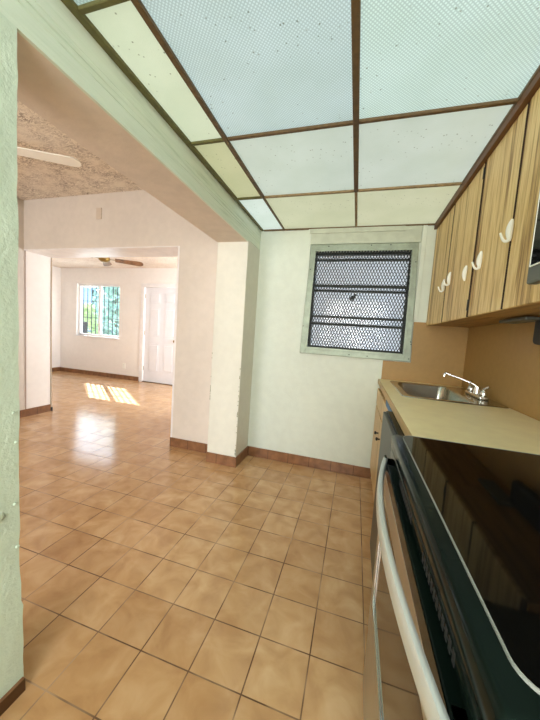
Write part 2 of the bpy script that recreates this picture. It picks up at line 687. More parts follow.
# far wall with window + door openings
LX0, LX1, LZ0, LZ1 = -6.27, -5.05, .90, 2.08
DX0, DX1, DZ = -4.40, -3.52, 2.03
m = MB()
m.box(XLL - .15, YF, 0, LX0, YF + .16, 2.6)
m.box(LX0, YF, 0, LX1, YF + .16, LZ0)
m.box(LX0, YF, LZ1, LX1, YF + .16, 2.6)
m.box(LX1, YF, 0, DX0, YF + .16, 2.6)
m.box(DX0, YF, DZ, DX1, YF + .16, 2.6)
m.box(DX1, YF, 0, XLR + .15, YF + .16, 2.6)
struct(m.build('wall_living_far', 'lwall'))
m = MB()
m.box(XLR, YM0 + .33, 0, XLR + .15, 3.2, 2.6)
m.box(XLR, 5.0, 0, XLR + .15, YF, 2.6)
m.box(XLR, 3.2, 0, XLR + .15, 5.0, .6)
m.box(XLR, 3.2, 2.2, XLR + .15, 5.0, 2.6)
struct(m.build('wall_living_right', 'lwall'))

struct(B(XD - .15, YDB - .15, HD, XB, YM0, HD + .06).build('ceiling_dining', 'dceil'))
struct(B(XLL - .15, YM1 - .30, HL, XLR + .15, YF, HL + .13).build('ceiling_living', 'lceil'))
struct(B(XLL - .4, YDB - .3, 2.605, XR + .5, YF + .35, 2.75).build('roof', 'concrete'))
struct(B(XW - .7, YB + .15, 2.36, XR + .5, YB + .9, 2.44).build('sun_block_slab', 'concrete'))  # slab added outside to keep the sun off the kitchen window

# baseboards
bh = .092
bt = .012


def bb(name, *a):
    o = B(*a, bevel=.002, seg=1).build(name, 'base')
    struct(o)


bb('baseboard_back', XW, YB - bt, 0, .23, YB, bh)
bb('baseboard_pilaster_side', XW, 2.345 - bt, 0, XW + bt, YB - bt, bh)
bb('baseboard_pilaster_front', XB - .0, 2.345 - bt, 0, XW, 2.345, bh)
bb('baseboard_middle', -1.732, YM0 - bt, 0, XB, YM0, bh)
bb('baseboard_jamb', XD, 2.0, 0, XD + bt, YM1 - .02, bh)
bb('baseboard_dining_left', XD, YDB, 0, XD + bt, 2.0, bh)
struct(B(XD, YM1 - .02, 0, XD + .016, YM1 + .002, .05).build('trim_black_corner_stop', 'blackmatte'))
bb('baseboard_living_left', XLL, YM1, 0, XLL + bt, YF, bh)
bb('baseboard_living_far', XLL + bt, YF - bt, 0, DX0 - .085, YF, bh)
bb('baseboard_left', XW + .002, YK, 0, XW + .016, .611, .045)

# ------------------------------------------------------------------ luminous ceiling
GX = [XW, -.717, -.0875, .52]
GY = [-1.13, -.49, .13, .765, 1.405, 2.02, YB]
zp = HK + .012
struct(B(XW, YK, 2.56, XR, YB, 2.604).build('ceiling', 'kwall'))
gt = thing('ceiling_grid', ((GX[0] + GX[3]) / 2, 1, HK), 'brown metal grid holding the luminous panels of the kitchen ceiling', 'ceiling grid')
for i, x in enumerate(GX):
    wd = (.028, .022, .026, .026)[i]
    x0 = x if i == 0 else x - wd / 2
    ye = 2.02
    MB().box(x0, YK, HK - .006, x0 + wd, ye, HK + .010, bevel=.002, seg=1).build('grid_bar', 'barolive' if i == 0 else 'bar', gt)
    MB().box(x0 + .004, ye, HK - .005, x0 + wd - .004, YB - .002, HK + .010, bevel=.002, seg=1).build(
        'grid_bar', ('barolive', 'bar', 'bartan', 'bar')[i], gt)
for j, y in enumerate(GY[:-1]):
    for i in range(3):
        MB().box(GX[i] + (.026 if i == 0 else .010), y - .009, HK - .003, GX[i + 1] - .012, y + .009, HK + .010, bevel=.002, seg=1).build(
            'grid_bar', 'barolive' if i == 0 else ('bar' if j < 5 else 'bartan'), gt)
MB().box(GX[0] + .028, YB - .010, HK - .006, GX[3], YB - .002, HK + .008).build('wall_angle', 'bar', gt)

PW = [  # columns left/mid/right x rows
    {5: (rgb(200, 214, 208), .86, 0, 'small pale blue-white ceiling panel in the far left corner above the pilaster'),
     4: (rgb(192, 194, 154), .72, 0, 'yellow-green narrow ceiling panel, second from the far wall beside the beam'),
     3: (rgb(200, 210, 184), .82, 0, 'pale green speckled narrow ceiling panel beside the beam, longest seen'),
     2: (rgb(184, 206, 200), .75, 1, 'narrow bluish ceiling panel cut by the top edge beside the beam')},
    {5: (rgb(196, 200, 170), .74, 0, 'cream ceiling panel in the row over the window, left of the middle bar'),
     4: (rgb(190, 202, 192), .80, 0, 'plain grey-green ceiling panel in the second row, left of the middle bar'),
     3: (rgb(192, 210, 210), .88, 1, 'large prismatic ceiling panel with dark specks, left of the middle bar'),
     2: (rgb(184, 206, 206), .85, 1, 'ceiling panel overhead')},
    {5: (rgb(198, 201, 172), .75, 0, 'cream ceiling panel next to the wall cabinets at the far wall'),
     4: (rgb(192, 203, 193), .80, 0, 'plain grey-green ceiling panel in the second row, right of the middle bar'),
     3: (rgb(196, 216, 210), .96, 1, 'large bright prismatic ceiling panel beside the cabinets, right of the middle bar'),
     2: (rgb(190, 212, 206), .85, 1, 'ceiling panel overhead')}]
for i in range(3):
    for j in range(6):
        d = PW[i].get(j)
        hidden = d is None
        if hidden:
            d = (rgb(188, 210, 204), .85, 1, '')
        m_ = panel_mat('ceiling_panel', d[0], d[1], d[2])
        o = B(GX[i] + .003, GY[j] + .002, HK + .0105, GX[i + 1] - .002, GY[j + 1] - .003, HK + .0145).build(
            'ceiling_light_panel', m_, origin=((GX[i] + GX[i + 1]) / 2, (GY[j] + GY[j + 1]) / 2, HK + .0105))
        if hidden or d[3] == 'ceiling panel overhead':
            tag(o, 'luminous ceiling panel overhead, out of the picture', 'ceiling panel', 'luminous ceiling panels overhead')
        else:
            tag(o, d[3], 'ceiling panel')
# soffit closing the ceiling over the cabinets
struct(B(.535, YK, 2.148, XR, YB, 2.156).build('trim_soffit', 'kwall'))

# ------------------------------------------------------------------ kitchen window
win = bpy.data.objects.new('window_1', None)
win.location = (-.02, YB, 1.04)
COL.objects.link(win)
struct(win)
win['label'] = 'kitchen window behind a diamond expanded-metal security screen in an aluminium frame'


def ring(m, x0, x1, z0, z1, wd, y0, y1, bevel=.003, tx=0.0):
    m.box(x0, y0, z0, x0 + wd, y1, z1, bevel=bevel)
    m.box(x1 - wd, y0, z0, x1, y1, z1, bevel=bevel)
    m.box(x0 + wd - .002, y0, z0, x1 - wd + .002, y1, z0 + wd, bevel=bevel)
    m.box(x0 + wd - .002, y0, z1 - wd, x1 - wd + .002, y1, z1, bevel=bevel)


def skew(m, amt=.035, zt=2.01, zb=1.05):
    for v in m.bm.verts:       # the outer frame flares a little towards the sill, as in the photo
        k = (zt - v.co.z) / (zt - zb)
        v.co.x += amt * k * (1 if v.co.x > 0 else -1)
    return m


m = MB()
ring(m, -.455, .41, 1.055, 2.012, .050, YB - .032, YB, .004)
skew(m, .03).build('window_frame', 'alu', win)
m = MB()
ring(m, -.428, .385, 1.098, 1.972, .020, YB - .040, YB - .030, .002)
skew(m, .012).build('screen_frame', 'alu', win)
m = MB()
for x, z in ((-.30, 1.995), (.05, 1.998), (.2, 1.998), (-.445, 1.80), (-.47, 1.30), (.40, 1.86), (.425, 1.22), (.43, 1.20), (-.05, 1.075), (.1, 1.075), (.425, 1.08)):
    m.lathe([(.005, 0), (.005, -.002), (.002, -.003)], (x, YB - .033, z), 'Y', 8)
m.build('screw', 'darkbar', win)
# header board between ceiling and frame
m = MB()
m.box(-.475, YB - .014, 2.02, .425, YB, 2.150, bevel=.003)
m.box(-.475, YB - .022, 2.112, .30, YB - .010, 2.150, bevel=.002)
struct(m.build('trim_window_header', wall_mat('header_paint', rgb(192, 198, 182), .3, 40, .14)))
struct(B(-.49, YB - .016, 1.06, -.462, YB, 2.15, bevel=.002).build('trim_window_casing_left', 'kwall'))
struct(B(.43, YB - .016, 1.40, .463, YB, 2.15, bevel=.002).build('trim_window_casing_right', 'kwall'))


# expanded metal: diamond strands
def mesh_screen():
    m = MB()
    x0, x1, z0, z1 = -.412, .372, 1.115, 1.958
    cw, ch = .0235, .048
    nx = int((x1 - x0) / cw)
    nz = int((z1 - z0) / (ch / 2))
    y = YB - .026
    for i in range(2 * nx + 1):
        for s in ((-1, 1)[i % 2],):
            px = x0 + i * cw / 2
            prev = None
            for k in range(nz + 1):
                xx = px + s * (cw / 4 if k % 2 else -cw / 4)
                p = (min(max(xx, x0), x1), y, z0 + k * ch / 2)
                if prev and (k % 2 == 1 or True):
                    m.bar(prev, p, .0064, .003, up=(0, 1, 0))
                prev = p
    return m


mesh_screen().build('expanded_metal_mesh', 'mesh', win)
# awning window behind
yg = YB + .07
m = MB()
ring(m, -.43, .385, 1.11, 1.965, .022, yg - .02, yg + .03, .002)
m.build('sash_frame', 'darkbar', win)
for z, h in ((1.902, .016), (1.675, .022), (1.632, .016), (1.400, .020), (1.335, .020)):
    B(-.41, yg - .015, z - h / 2, .365, yg + .02, z + h / 2, bevel=.002).build('sash_bar', 'darkbar', win)
for z0, z1, tilt in ((1.64, 1.955, .02), (1.34, 1.63, .03), (1.13, 1.33, .03)):
    m = MB()
    m.box(-.41, yg + .0, z0, .365, yg + .005, z1)
    m.build('pane', 'pane', win)
m = MB()
m.lathe([(.012, 0), (.016, -.01), (.006, -.03)], (-.068, yg - .016, 1.575), 'Y', 12)
m.tube([(-.068, yg - .035, 1.575), (-.085, yg - .06, 1.555), (-.058, yg - .065, 1.545), (-.045, yg - .06, 1.60)], .008, 8)
m.build('crank', 'blackmatte', win, smooth=True)

# ------------------------------------------------------------------ living room window
lw = bpy.data.objects.new('window_2', None)
lw.location = ((LX0 + LX1) / 2, YF, LZ0)
COL.objects.link(lw)
struct(lw)
lw['label'] = 'white sliding window in the far living room wall with greenery outside'
m = MB()
ring(m, LX0, LX1, LZ0, LZ1, .045, YF + .05, YF + .10, .003)
m.build('window_frame', 'white', lw)
xm = (LX0 + LX1) / 2 + .01
B(xm - .03, YF + .045, LZ0 + .04, xm + .03, YF + .095, LZ1 - .04, bevel=.003).build('meeting_stile', 'white', lw)
B(LX0 - .02, YF - .03, LZ0 - .03, LX1 + .02, YF + .06, LZ0, bevel=.004).build('window_sill', 'white', lw)
m = MB()
m.box(LX0 + .045, YF + .07, LZ0 + .045, xm - .03, YF + .074, LZ1 - .045)
m.build('pane', 'glass', lw)
m = MB()
m.box(xm + .03, YF + .06, LZ0 + .045, LX1 - .045, YF + .064, LZ1 - .045)
m.build('pane', 'glass', lw)
m = MB()
for k in range(10):
    x = LX0 + .06 + k * (LX1 - LX0 - .12) / 9
    m.bar((x, YF + .13, LZ0), (x, YF + .13, LZ1), .013, .013)
for z in (LZ0 + .02, LZ0 + .42, LZ0 + .80, LZ1 - .02):
    m.bar((LX0, YF + .13, z), (LX1, YF + .13, z), .018, .008)
m.build('security_grille', 'iron', lw)

# ------------------------------------------------------------------ front door
dr = bpy.data.objects.new('door_1', None)
dr.location = ((DX0 + DX1) / 2, YF, 0)
COL.objects.link(dr)
struct(dr)
dr['label'] = 'white six-panel front door in the far living room wall'
m = MB()
m.box(DX0 - .075, YF - .018, 0, DX0 + .01, YF + .10, DZ + .01, bevel=.003)
m.box(DX1 - .01, YF - .018, 0, DX1 + .075, YF + .10, DZ + .01, bevel=.003)
m.box(DX0 - .075, YF - .018, DZ - .005, DX1 + .075, YF + .10, DZ + .075, bevel=.003)
m.build('door_frame', 'white', dr)
m = MB()
dy = YF + .03
m.box(DX0 + .012, dy, .012, DX1 - .012, dy + .04, DZ - .008)
dwid = DX1 - DX0 - .024
sx = .11
pw = (dwid - 3 * sx) / 2
for c in range(2):
    x0 = DX0 + .012 + sx + c * (pw + sx)
    for z0, z1 in ((.24, .84), (1.0, 1.60), (1.70, 1.92)):
        m.box(x0, dy - .004, z0, x0 + pw, dy + .001, z1, bevel=.002, seg=1)
        m.box(x0 + .025, dy - .013, z0 + .025, x0 + pw - .025, dy - .003, z1 - .025, bevel=.007, seg=1)
m.build('door_leaf', 'doorwhite', dr)
for z in (.25, 1.02, 1.80):
    MB().lathe([(.008, 0), (.008, .09)], (DX0 + .006, YF + .020, z), 'Z', 8).build('hinge', 'brass', dr)
MB().lathe([(.026, 0), (.026, -.006), (.011, -.012), (.011, -.035), (.027, -.045), (.030, -.06), (.018, -.072)],
           (DX1 - .085, dy, .93), 'Y', 16).build('door_knob', 'brass', dr, smooth=True)
B(DX0, YF - .01, 0, DX1, YF + .1, .012).build('threshold', 'bar', dr)

# wall plates
pl = thing('electrical_outlet', (-4.886, YF, .30), 'white wall outlet low on the living room wall beside the door', 'outlet')
B(-4.925, YF - .006, .24, -4.847, YF, .36, bevel=.003).build('cover_plate', 'plastic', pl)
for z in (.275, .325):
    MB().lathe([(.016, 0), (.016, -.003)], (-4.886, YF - .005, z), 'Y', 12).build('socket', 'white', pl)
tag(B(-2.735, YM0 - .010, 2.285, -2.665, YM0, 2.40, bevel=.003).build('blank_wall_plate', simple('painted_plate', rgb(206, 190, 172), .5), origin=(-2.70, YM0, 2.285)),
    'painted-over blank plate high on the beige wall above the wide opening', 'wall plate')
struct(B(XD, 1.2, 2.45, XD + .035, 2.40, HD, bevel=.004).build('trim_ceiling_left', 'dwall'))

# ------------------------------------------------------------------ fans


def blade_mb(r0, r1, w0, w1, z, ang, cx, cy, tilt=.12, th=.008):
    m = MB()
    n = 10
    pts = []
    for k in range(n + 1):
        t = k / n
        r = r0 + (r1 - w1 * .5 - r0) * t
        pts.append((r, -(w0 + (w1 - w0) * t) / 2))
    for k in range(1, 8):
        a = -PI / 2 + PI * k / 8
        pts.append((r1 - w1 * .5 + math.cos(a) * w1 * .5, math.sin(a) * w1 / 2))
    for k in range(n, -1, -1):
        t = k / n
        r = r0 + (r1 - w1 * .5 - r0) * t
        pts.append((r, (w0 + (w1 - w0) * t) / 2))
    m.prism(pts, -th / 2, th / 2, 'Z')
    R = Matrix.Translation((cx, cy, z)) @ Matrix.Rotation(ang, 4, 'Z') @ Matrix.Rotation(tilt, 4, 'X')
    bmesh.ops.transform(m.bm, matrix=R, verts=m.bm.verts[:])
    return m


fx, fy, fz = -4.15, 3.97, 2.275
fan = thing('ceiling_fan', (fx, fy, fz), 'brass ceiling fan with brown wooden blades hanging in the living room', 'ceiling fan')
MB().lathe([(.055, HL - fz - .03), (.06, HL - fz)], (fx, fy, fz), 'Z').build('canopy', 'brass', fan, smooth=True)
MB().lathe([(.012, .03), (.012, HL - fz - .02)], (fx, fy, fz), 'Z').build('downrod', 'brass', fan, smooth=True)
MB().lathe([(.02, -.055), (.05, -.05), (.085, -.02), (.09, .01), (.075, .04), (.03, .055)], (fx, fy, fz), 'Z').build('motor_housing', 'brass', fan, smooth=True)
for k in range(4):
    a = math.radians(40) + k * PI / 2
    blade_mb(.16, .60, .10, .14, fz + .0, a, fx, fy, -.35).build('blade', 'fanblade', fan)
    MB().bar((fx + .07 * math.cos(a), fy + .07 * math.sin(a), fz), (fx + .2 * math.cos(a), fy + .2 * math.sin(a), fz + .004), .03, .006).build('blade_bracket', 'brass', fan)

# dining fan: only one white blade reaches the view
tipx, tipy = -2.12, 1.80
ax, ay = -2.49, 1.57
ddx, ddy = tipx - ax, tipy - ay
L = math.hypot(ddx, ddy)
ux, uy = ddx / L, ddy / L
fz2 = 2.395
cx2, cy2 = tipx - ux * .66, tipy - uy * .66
fan2 = thing('ceiling_fan', (cx2, cy2, fz2), 'white ceiling fan blade showing under the rough textured dining ceiling', 'ceiling fan')
MB().lathe([(.06, HD - fz2 - .03), (.065, HD - fz2)], (cx2, cy2, fz2), 'Z').build('canopy', 'plastic', fan2, smooth=True)
MB().lathe([(.012, .03), (.012, HD - fz2 - .02)], (cx2, cy2, fz2), 'Z').build('downrod', 'plastic', fan2, smooth=True)
MB().lathe([(.02, -.055), (.06, -.05), (.10, -.02), (.10, .01), (.085, .04), (.03, .055)], (cx2, cy2, fz2), 'Z').build('motor_housing', 'plastic', fan2, smooth=True)
for k in range(3):
    a = math.atan2(uy, ux) + k * 2 * PI / 3
    blade_mb(.16, .66, .085, .11, fz2, a, cx2, cy2, -.1).build('blade', 'plastic', fan2)
    MB().bar((cx2 + .08 * math.cos(a), cy2 + .08 * math.sin(a), fz2), (cx2 + .2 * math.cos(a), cy2 + .2 * math.sin(a), fz2 + .004), .03, .006).build('blade_bracket', 'plastic', fan2)

# ------------------------------------------------------------------ backsplash panels
m = MB()
m.prism([(.232, .885), (XR - .006, .885), (XR - .006, 1.385), (.437, 1.385), (.447, 1.05), (.232, 1.05)], YB - .006, YB, 'Y')
tag(m.build('backsplash_panel', 'tan', origin=(.5, YB, .885)),
    'tan laminate backsplash on the far wall below the window corner', 'backsplash')
tag(B(XR - .006, -.6, .885, XR - .0005, YB - .0062, 1.385).build('backsplash_panel', 'tan', origin=(XR, 1, .885)),
    'tan laminate backsplash on the right wall under the wall cabinets', 'backsplash')

# ------------------------------------------------------------------ wall cabinets
CX = .546
CZ0, CZ1 = 1.362, 2.128


def hook(y, z, mirror=1, far=True):
    """white leaf-shaped pull: a long oval plate with a prong that curls outward"""
    m = MB()
    xs = CX - .0175
    n = 9
    pts, rad = [], []
    for k in range(n):
        t = k / (n - 1)
        pts.append((xs - .006 - .005 * math.sin(t * PI), y, z - .036 + .080 * t))
        rad.append(.002 + .0095 * math.sin(PI * (t * .92 + .04)) ** .7)
    m.tube(pts, rad, 12, flat=1.0, up=(1, 0, 0))
    if far:
        pts, rad = [], []
        for k in range(10):
            t = k / 9
            pts.append((xs - .008 - .030 * t, y + .004 * t, z - .030 - .014 * math.sin(t * PI * .8) + .034 * t * t))
            rad.append(.0068 * (1 - .45 * t))
        m.tube(pts, rad, 10, up=(0, 1, 0))
    return m


def wall_unit(y0, y1, z0, label, doors, handles):
    t = thing('wall_cabinet', (.68, (y0 + y1) / 2, z0), label, 'cabinet')
    m = MB()
    m.box(CX, y0, z0, XR - .007, y1, CZ1)
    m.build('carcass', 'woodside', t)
    for a, b in doors:
        d = B(CX - .017, a + .004, z0 - .004, CX - .0005, b - .004, CZ1 - .012, bevel=.003, seg=2).build('door', 'wood', t)
        B(CX - .0172, a + .0028, z0 - .003, CX - .001, a + .0042, CZ1 - .013).build('edge_strip', 'gapshade', d)  # dark strip stands in for shade in the gap between doors
        for hy, hz, pr in handles:
            if a <= hy < b:
                hook(hy, hz, 1, pr).build('handle', 'plastic', d, smooth=True)
        hy = b - .012 if (a, b) in ((1.365, 1.715), (.975, 1.3)) else None
    return t


ut = wall_unit(1.724, YB - .003, CZ0, 'oak-grain wall cabinet nearest the window with three white leaf-shaped pulls',
               [(2.190, 2.64), (1.730, 2.185)], [(2.205, 1.60, True), (2.085, 1.62, True), (1.80, 1.59, False)])
for z in (CZ0 + .03, CZ1 - .09):
    B(CX - .019, 1.7285, z, CX - .012, 1.739, z + .055).build('hinge', 'blackmatte', ut)
wall_unit(.972, 1.721, CZ0, 'oak-grain wall cabinet beside the microwave with two large white pulls',
          [(1.355, 1.716), (.976, 1.350)], [(1.612, 1.61, True), (1.343, 1.65, True)])
wall_unit(.205, .969, 1.83, 'short oak-grain wall cabinet above the microwave', [(.588, .966), (.209, .584)], [])
struct(B(CX - .036, -.4, 2.118, CX - .002, YB - .002, 2.152, bevel=.002).build('trim_cabinet_top', simple('brown_stained_trim', rgb(104, 66, 30), .5, var=.1)))

# under-cabinet bits
tag(B(.70, 1.55, CZ0 - .022, .775, 1.80, CZ0 - .006, bevel=.004).build('under_cabinet_bracket', 'greysteel', origin=(.74, 1.68, CZ0 - .006)),  # metal bracket on the cabinet underside, gives no light
    'slim dark metal bracket under the wall cabinet above the counter', 'light fixture')
m = MB()
m.box(.755, 1.36, 1.235, .80, 1.60, CZ0 - .006, bevel=.018, seg=4)
tag(m.build('hanging_holder', 'blackmatte', smooth=True, origin=(.78, 1.5, CZ0 - .006)), 'black rounded holder hanging under the wall cabinet at the right edge', 'holder')

# ------------------------------------------------------------------ microwave
mw = thing('microwave_oven', (.63, .585, 1.378), 'stainless and black microwave oven mounted above the range', 'microwave')
MX = .455
B(MX, .208, 1.385, XR - .008, .966, 1.822, bevel=.004).build('case', 'greysteel', mw)
dm = B(MX - .030, .36, 1.380, MX - .001, .966, 1.822, bevel=.006).build('door', 'greysteel', mw)
B(MX - .0325, .40, 1.425, MX - .0295, .950, 1.795, bevel=.001).build('window', 'blackglass', dm)
m = MB()
m.box(MX - .0335, .948, 1.425, MX - .0300, .951, 1.795)
m.box(MX - .0335, .40, 1.423, MX - .0300, .951, 1.426)
m.build('window_trim', 'plastic', dm)
B(MX - .028, .208, 1.380, MX - .001, .356, 1.822, bevel=.006).build('control_panel', 'black', mw)

# ------------------------------------------------------------------ countertop, sink, faucet
CT = .890
CFX = .212
SX0, SX1, SY0, SY1 = .288, .828, 1.845, 2.54
BX0, BX1, BY0, BY1 = .330, .69, 1.885, 2.50
m = MB()
t0 = CT - .036
m.box(CFX, .985, t0, BX0 - .01, YB - .007, CT)
m.box(BX1 + .01, .985, t0, XR - .007, YB - .007, CT)
m.box(BX0 - .01, .985, t0, BX1 + .01, BY0 - .01, CT)
m.box(BX0 - .01, BY1 + .01, t0, BX1 + .01, YB - .007, CT)
ct = tag(m.build('countertop', 'counter', origin=(.5, 1.8, t0)), 'cream laminate countertop holding the sink between range and far wall', 'countertop')
B(CFX - .004, .985, t0 - .001, CFX, YB - .007, CT - .001).build('edge_strip', 'edge', ct)

sk = thing('kitchen_sink', (.55, 2.23, CT), 'stainless steel drop-in sink in the cream countertop', 'sink')


def rrect(x0, x1, y0, y1, r, n=6):
    pts = []
    for cx_, cy_, a0 in ((x1 - r, y1 - r, 0), (x0 + r, y1 - r, PI / 2), (x0 + r, y0 + r, PI), (x1 - r, y0 + r, 1.5 * PI)):
        for k in range(n + 1):
            a = a0 + PI / 2 * k / n
            pts.append((cx_ + r * math.cos(a), cy_ + r * math.sin(a)))
    return pts


def sink_mb():
    m = MB()
    loops = [(rrect(SX0, SX1, SY0, SY1, .03), CT + .001), (rrect(SX0 + .003, SX1 - .003, SY0 + .003, SY1 - .003, .03), CT + .006),
             (rrect(SX0 + .012, SX1 - .012, SY0 + .012, SY1 - .012, .03), CT + .005),
             (rrect(BX0, BX1, BY0, BY1, .055), CT + .004), (rrect(BX0 + .004, BX1 - .004, BY0 + .004, BY1 - .004, .055), CT - .004),
             (rrect(BX0 + .012, BX1 - .012, BY0 + .012, BY1 - .012, .06), CT - .14), (rrect(BX0 + .035, BX1 - .035, BY0 + .035, BY1 - .035, .05), CT - .165)]
    rings = [[m.bm.verts.new((p[0], p[1], z)) for p in lp] for lp, z in loops]
    for a, b in zip(rings, rings[1:]):
        n = len(a)
        for k in range(n):
            m.bm.faces.new((a[k], a[(k + 1) % n], b[(k + 1) % n], b[k]))
    m.bm.faces.new(rings[-1])
    return m


sink_mb().build('basin', 'sink', sk, smooth=True)
MB().lathe([(.045, -.164), (.045, -.161), (.02, -.163)], (.52, 2.23, CT), 'Z').build('drain', 'chrome', sk)

fc = thing('kitchen_faucet', (.765, 2.14, CT + .005), 'chrome two-handle faucet with a long raised spout at the sink', 'faucet')
FX, FYc, FZ = .765, 2.14, CT + .005
B(FX - .028, FYc - .125, FZ, FX + .028, FYc + .125, FZ + .022, bevel=.009, seg=3).build('deck_plate', 'chrome', fc, smooth=True)
m = MB()
m.lathe([(.022, .02), (.020, .045), (.017, .065)], (FX, FYc, FZ), 'Z')
m.build('spout_base', 'chrome', fc, smooth=True)
sp0 = Vector((FX, FYc, FZ + .055))
tip = Vector((.600, 2.20, FZ + .128))
pts = [sp0, sp0 + Vector((-.008, 0, .014))]
for k in range(1, 9):
    t = k / 8
    pts.append(sp0.lerp(tip, .1 + .82 * t) + Vector((0, 0, .016 * (1 - t) + .002 * math.sin(t * PI))))
pts += [tip + Vector((-.004, 0, .004)), tip + Vector((-.012, 0, -.008)), tip + Vector((-.013, 0, -.024))]
m = MB()
m.tube(pts, [.0085] * 2 + [.006] * 8 + [.007, .0085, .0085], 12, up=(0, 1, 0))
m.build('spout', 'chrome', fc, smooth=True)
for s in (-1, 1):
    MB().lathe([(.02, .02), (.022, .03), (.019, .05), (.012, .06), (.006, .062)], (FX, FYc + s * .1, FZ), 'Z').build('valve_body', 'chrome', fc, smooth=True)
    MB().tube([(FX, FYc + s * .1, FZ + .055), (FX - .008, FYc + s * .115, FZ + .068), (FX + .012, FYc + s * .14, FZ + .085)], [.006, .005, .008], 10).build('lever_handle', 'chrome', fc, smooth=True)

# ------------------------------------------------------------------ base cabinet
BXF = .228
bc = thing('base_cabinet', (.53, 2.12, 0), 'light wood base cabinet with black knobs under the sink end of the counter', 'cabinet')
m = MB()
m.box(BXF, 1.60, .09, XR - .008, 1.618, t0 - .002)
m.box(BXF, YB - .022, .09, XR - .008, YB - .007, t0 - .002)
m.box(BXF, 1.60, .09, XR - .008, YB - .007, .11)
m.box(BXF + .05, 1.60, 0, BXF + .065, YB - .007, .09)
m.box(BXF, 1.60, t0 - .04, BXF + .02, YB - .007, t0 - .002)
m.box(BXF, 2.11, .09, BXF + .02, 2.15, t0 - .04)
m.box(XR - .03, 1.60, .09, XR - .008, YB - .007, .70)
m.build('carcass', 'basewood', bc)
for (a, b, ky) in ((2.134, 2.636, 2.205), (1.606, 2.126, 2.065)):
    d = B(BXF - .016, a, .115, BXF - .001, b, .66, bevel=.003).build('door', 'basewood', bc)
    MB().lathe([(.006, 0), (.005, -.012), (.012, -.018), (.012, -.024), (.006, -.028)], (BXF - .016, ky, .545), 'X', 12).build('knob', 'blackmatte', d, smooth=True)
    d = B(BXF - .016, a, .675, BXF - .001, b, t0 - .045, bevel=.003).build('drawer_front', 'basewood', bc)
B(BXF - .0165, 1.62, t0 - .043, BXF - .002, 1.93, t0 - .010).build('blue_tape', 'blue', bc)

# ------------------------------------------------------------------ dishwasher-like black appliance between cabinet and range
dw = thing('dishwasher', (.45, 1.29, 0), 'black dishwasher jutting out under the counter edge beside the range', 'dishwasher')
B(.180, .99, .10, .80, 1.592, t0 - .004, bevel=.003).build('body', 'black', dw)
B(.166, .995, .12, .184, 1.588, t0 - .008, bevel=.004).build('door', 'darkgrey', dw)
B(.20, .995, 0, .78, 1.585, .10).build('toe_kick', 'blackmatte', dw)

# ------------------------------------------------------------------ range
RY0, RY1 = .245, .968
RZ = .922
RX = .136
rg = thing('electric_range', (.46, .585, 0), 'stainless electric range with black glass cooktop and bowed silver handle', 'range')
B(RX + .03, RY0 + .004, .05, .80, RY1 - .004, .872, bevel=.003).build('body', 'black', rg)
m = MB()
m.box(RX - .004, RY0, .872, .80, RY1, RZ - .004, bevel=.012, seg=4)
ctp = m.build('cooktop_frame', 'black', rg, smooth=True)
m = MB()
gp = rrect(RX + .024, .755, RY0 + .024, RY1 - .014, .03, 8)
m.prism(gp, RZ - .006, RZ - .001, 'Z')
m.build('glass_top', 'blackglass', ctp)
m = MB()
o1 = rrect(RX + .0222, .7568, RY0 + .0222, RY1 - .0122, .0318, 8)
i1 = rrect(RX + .0236, .7556, RY0 + .0234, RY1 - .0134, .0306, 8)
A = [m.bm.verts.new((p[0], p[1], RZ - .0005)) for p in o1]
I = [m.bm.verts.new((p[0], p[1], RZ - .0003)) for p in i1]
A2 = [m.bm.verts.new((p[0], p[1], RZ - .005)) for p in o1]
n = len(A)
for k in range(n):
    m.bm.faces.new((A[k], A[(k + 1) % n], I[(k + 1) % n], I[k]))
    m.bm.faces.new((A2[k], A2[(k + 1) % n], A[(k + 1) % n], A[k]))
m.build('glass_edge_trim', 'line', ctp)
# stepped black front below the cooktop lip, with vent slots
vb = B(RX - .002, RY0 + .003, .842, RX + .034, RY1 - .003, .874, bevel=.005, seg=3).build('vent_trim', 'black', rg, smooth=True)
for g0 in (.34, .60):
    m = MB()
    for k in range(12):
        y = g0 + k * .014
        m.box(RX - .0027, y, .849, RX - .0015, y + .008, .866)
    m.box(RX - .0025, g0, .856, RX - .0010, g0 + .16, .859)
    m.build('vent_slots', 'blackmatte', vb)
# oven door: stainless frame + glass window
DXF = RX - .015
dy0, dy1 = RY0 + .004, RY1 - .004
wz0, wz1, wy0, wy1 = .40, .735, RY0 + .07, RY1 - .065
m = MB()
m.box(DXF, dy0, .255, RX + .028, wy0, .838, bevel=.003)
m.box(DXF, wy1, .255, RX + .028, dy1, .838, bevel=.003)
m.box(DXF, wy0 - .002, .255, RX + .028, wy1 + .002, wz0, bevel=.003)
m.box(DXF, wy0 - .002, wz1, RX + .028, wy1 + .002, .800, bevel=.003)
od = m.build('oven_door', 'steel', rg)
B(DXF - .001, dy0, .800, RX + .026, dy1, .838, bevel=.003).build('door_top_band', 'black', od)
B(DXF + .003, wy0 - .001, wz0 - .001, RX + .02, wy1 + .001, wz1 + .001).build('oven_window', 'ovenglass', od)
m = MB()
m.box(DXF - .0015, wy0 - .004, wz0 - .004, DXF + .002, wy1 + .004, wz0)
m.box(DXF - .0015, wy1, wz0, DXF + .002, wy1 + .004, wz1)
m.build('window_bezel', 'chrome', od)
B(DXF + .002, dy0, .06, RX + .028, dy1, .248, bevel=.004).build('storage_drawer', 'steel', rg)
B(RX + .04, RY0 + .02, 0, .78, RY1 - .02, .06).build('toe_base', 'blackmatte', rg)
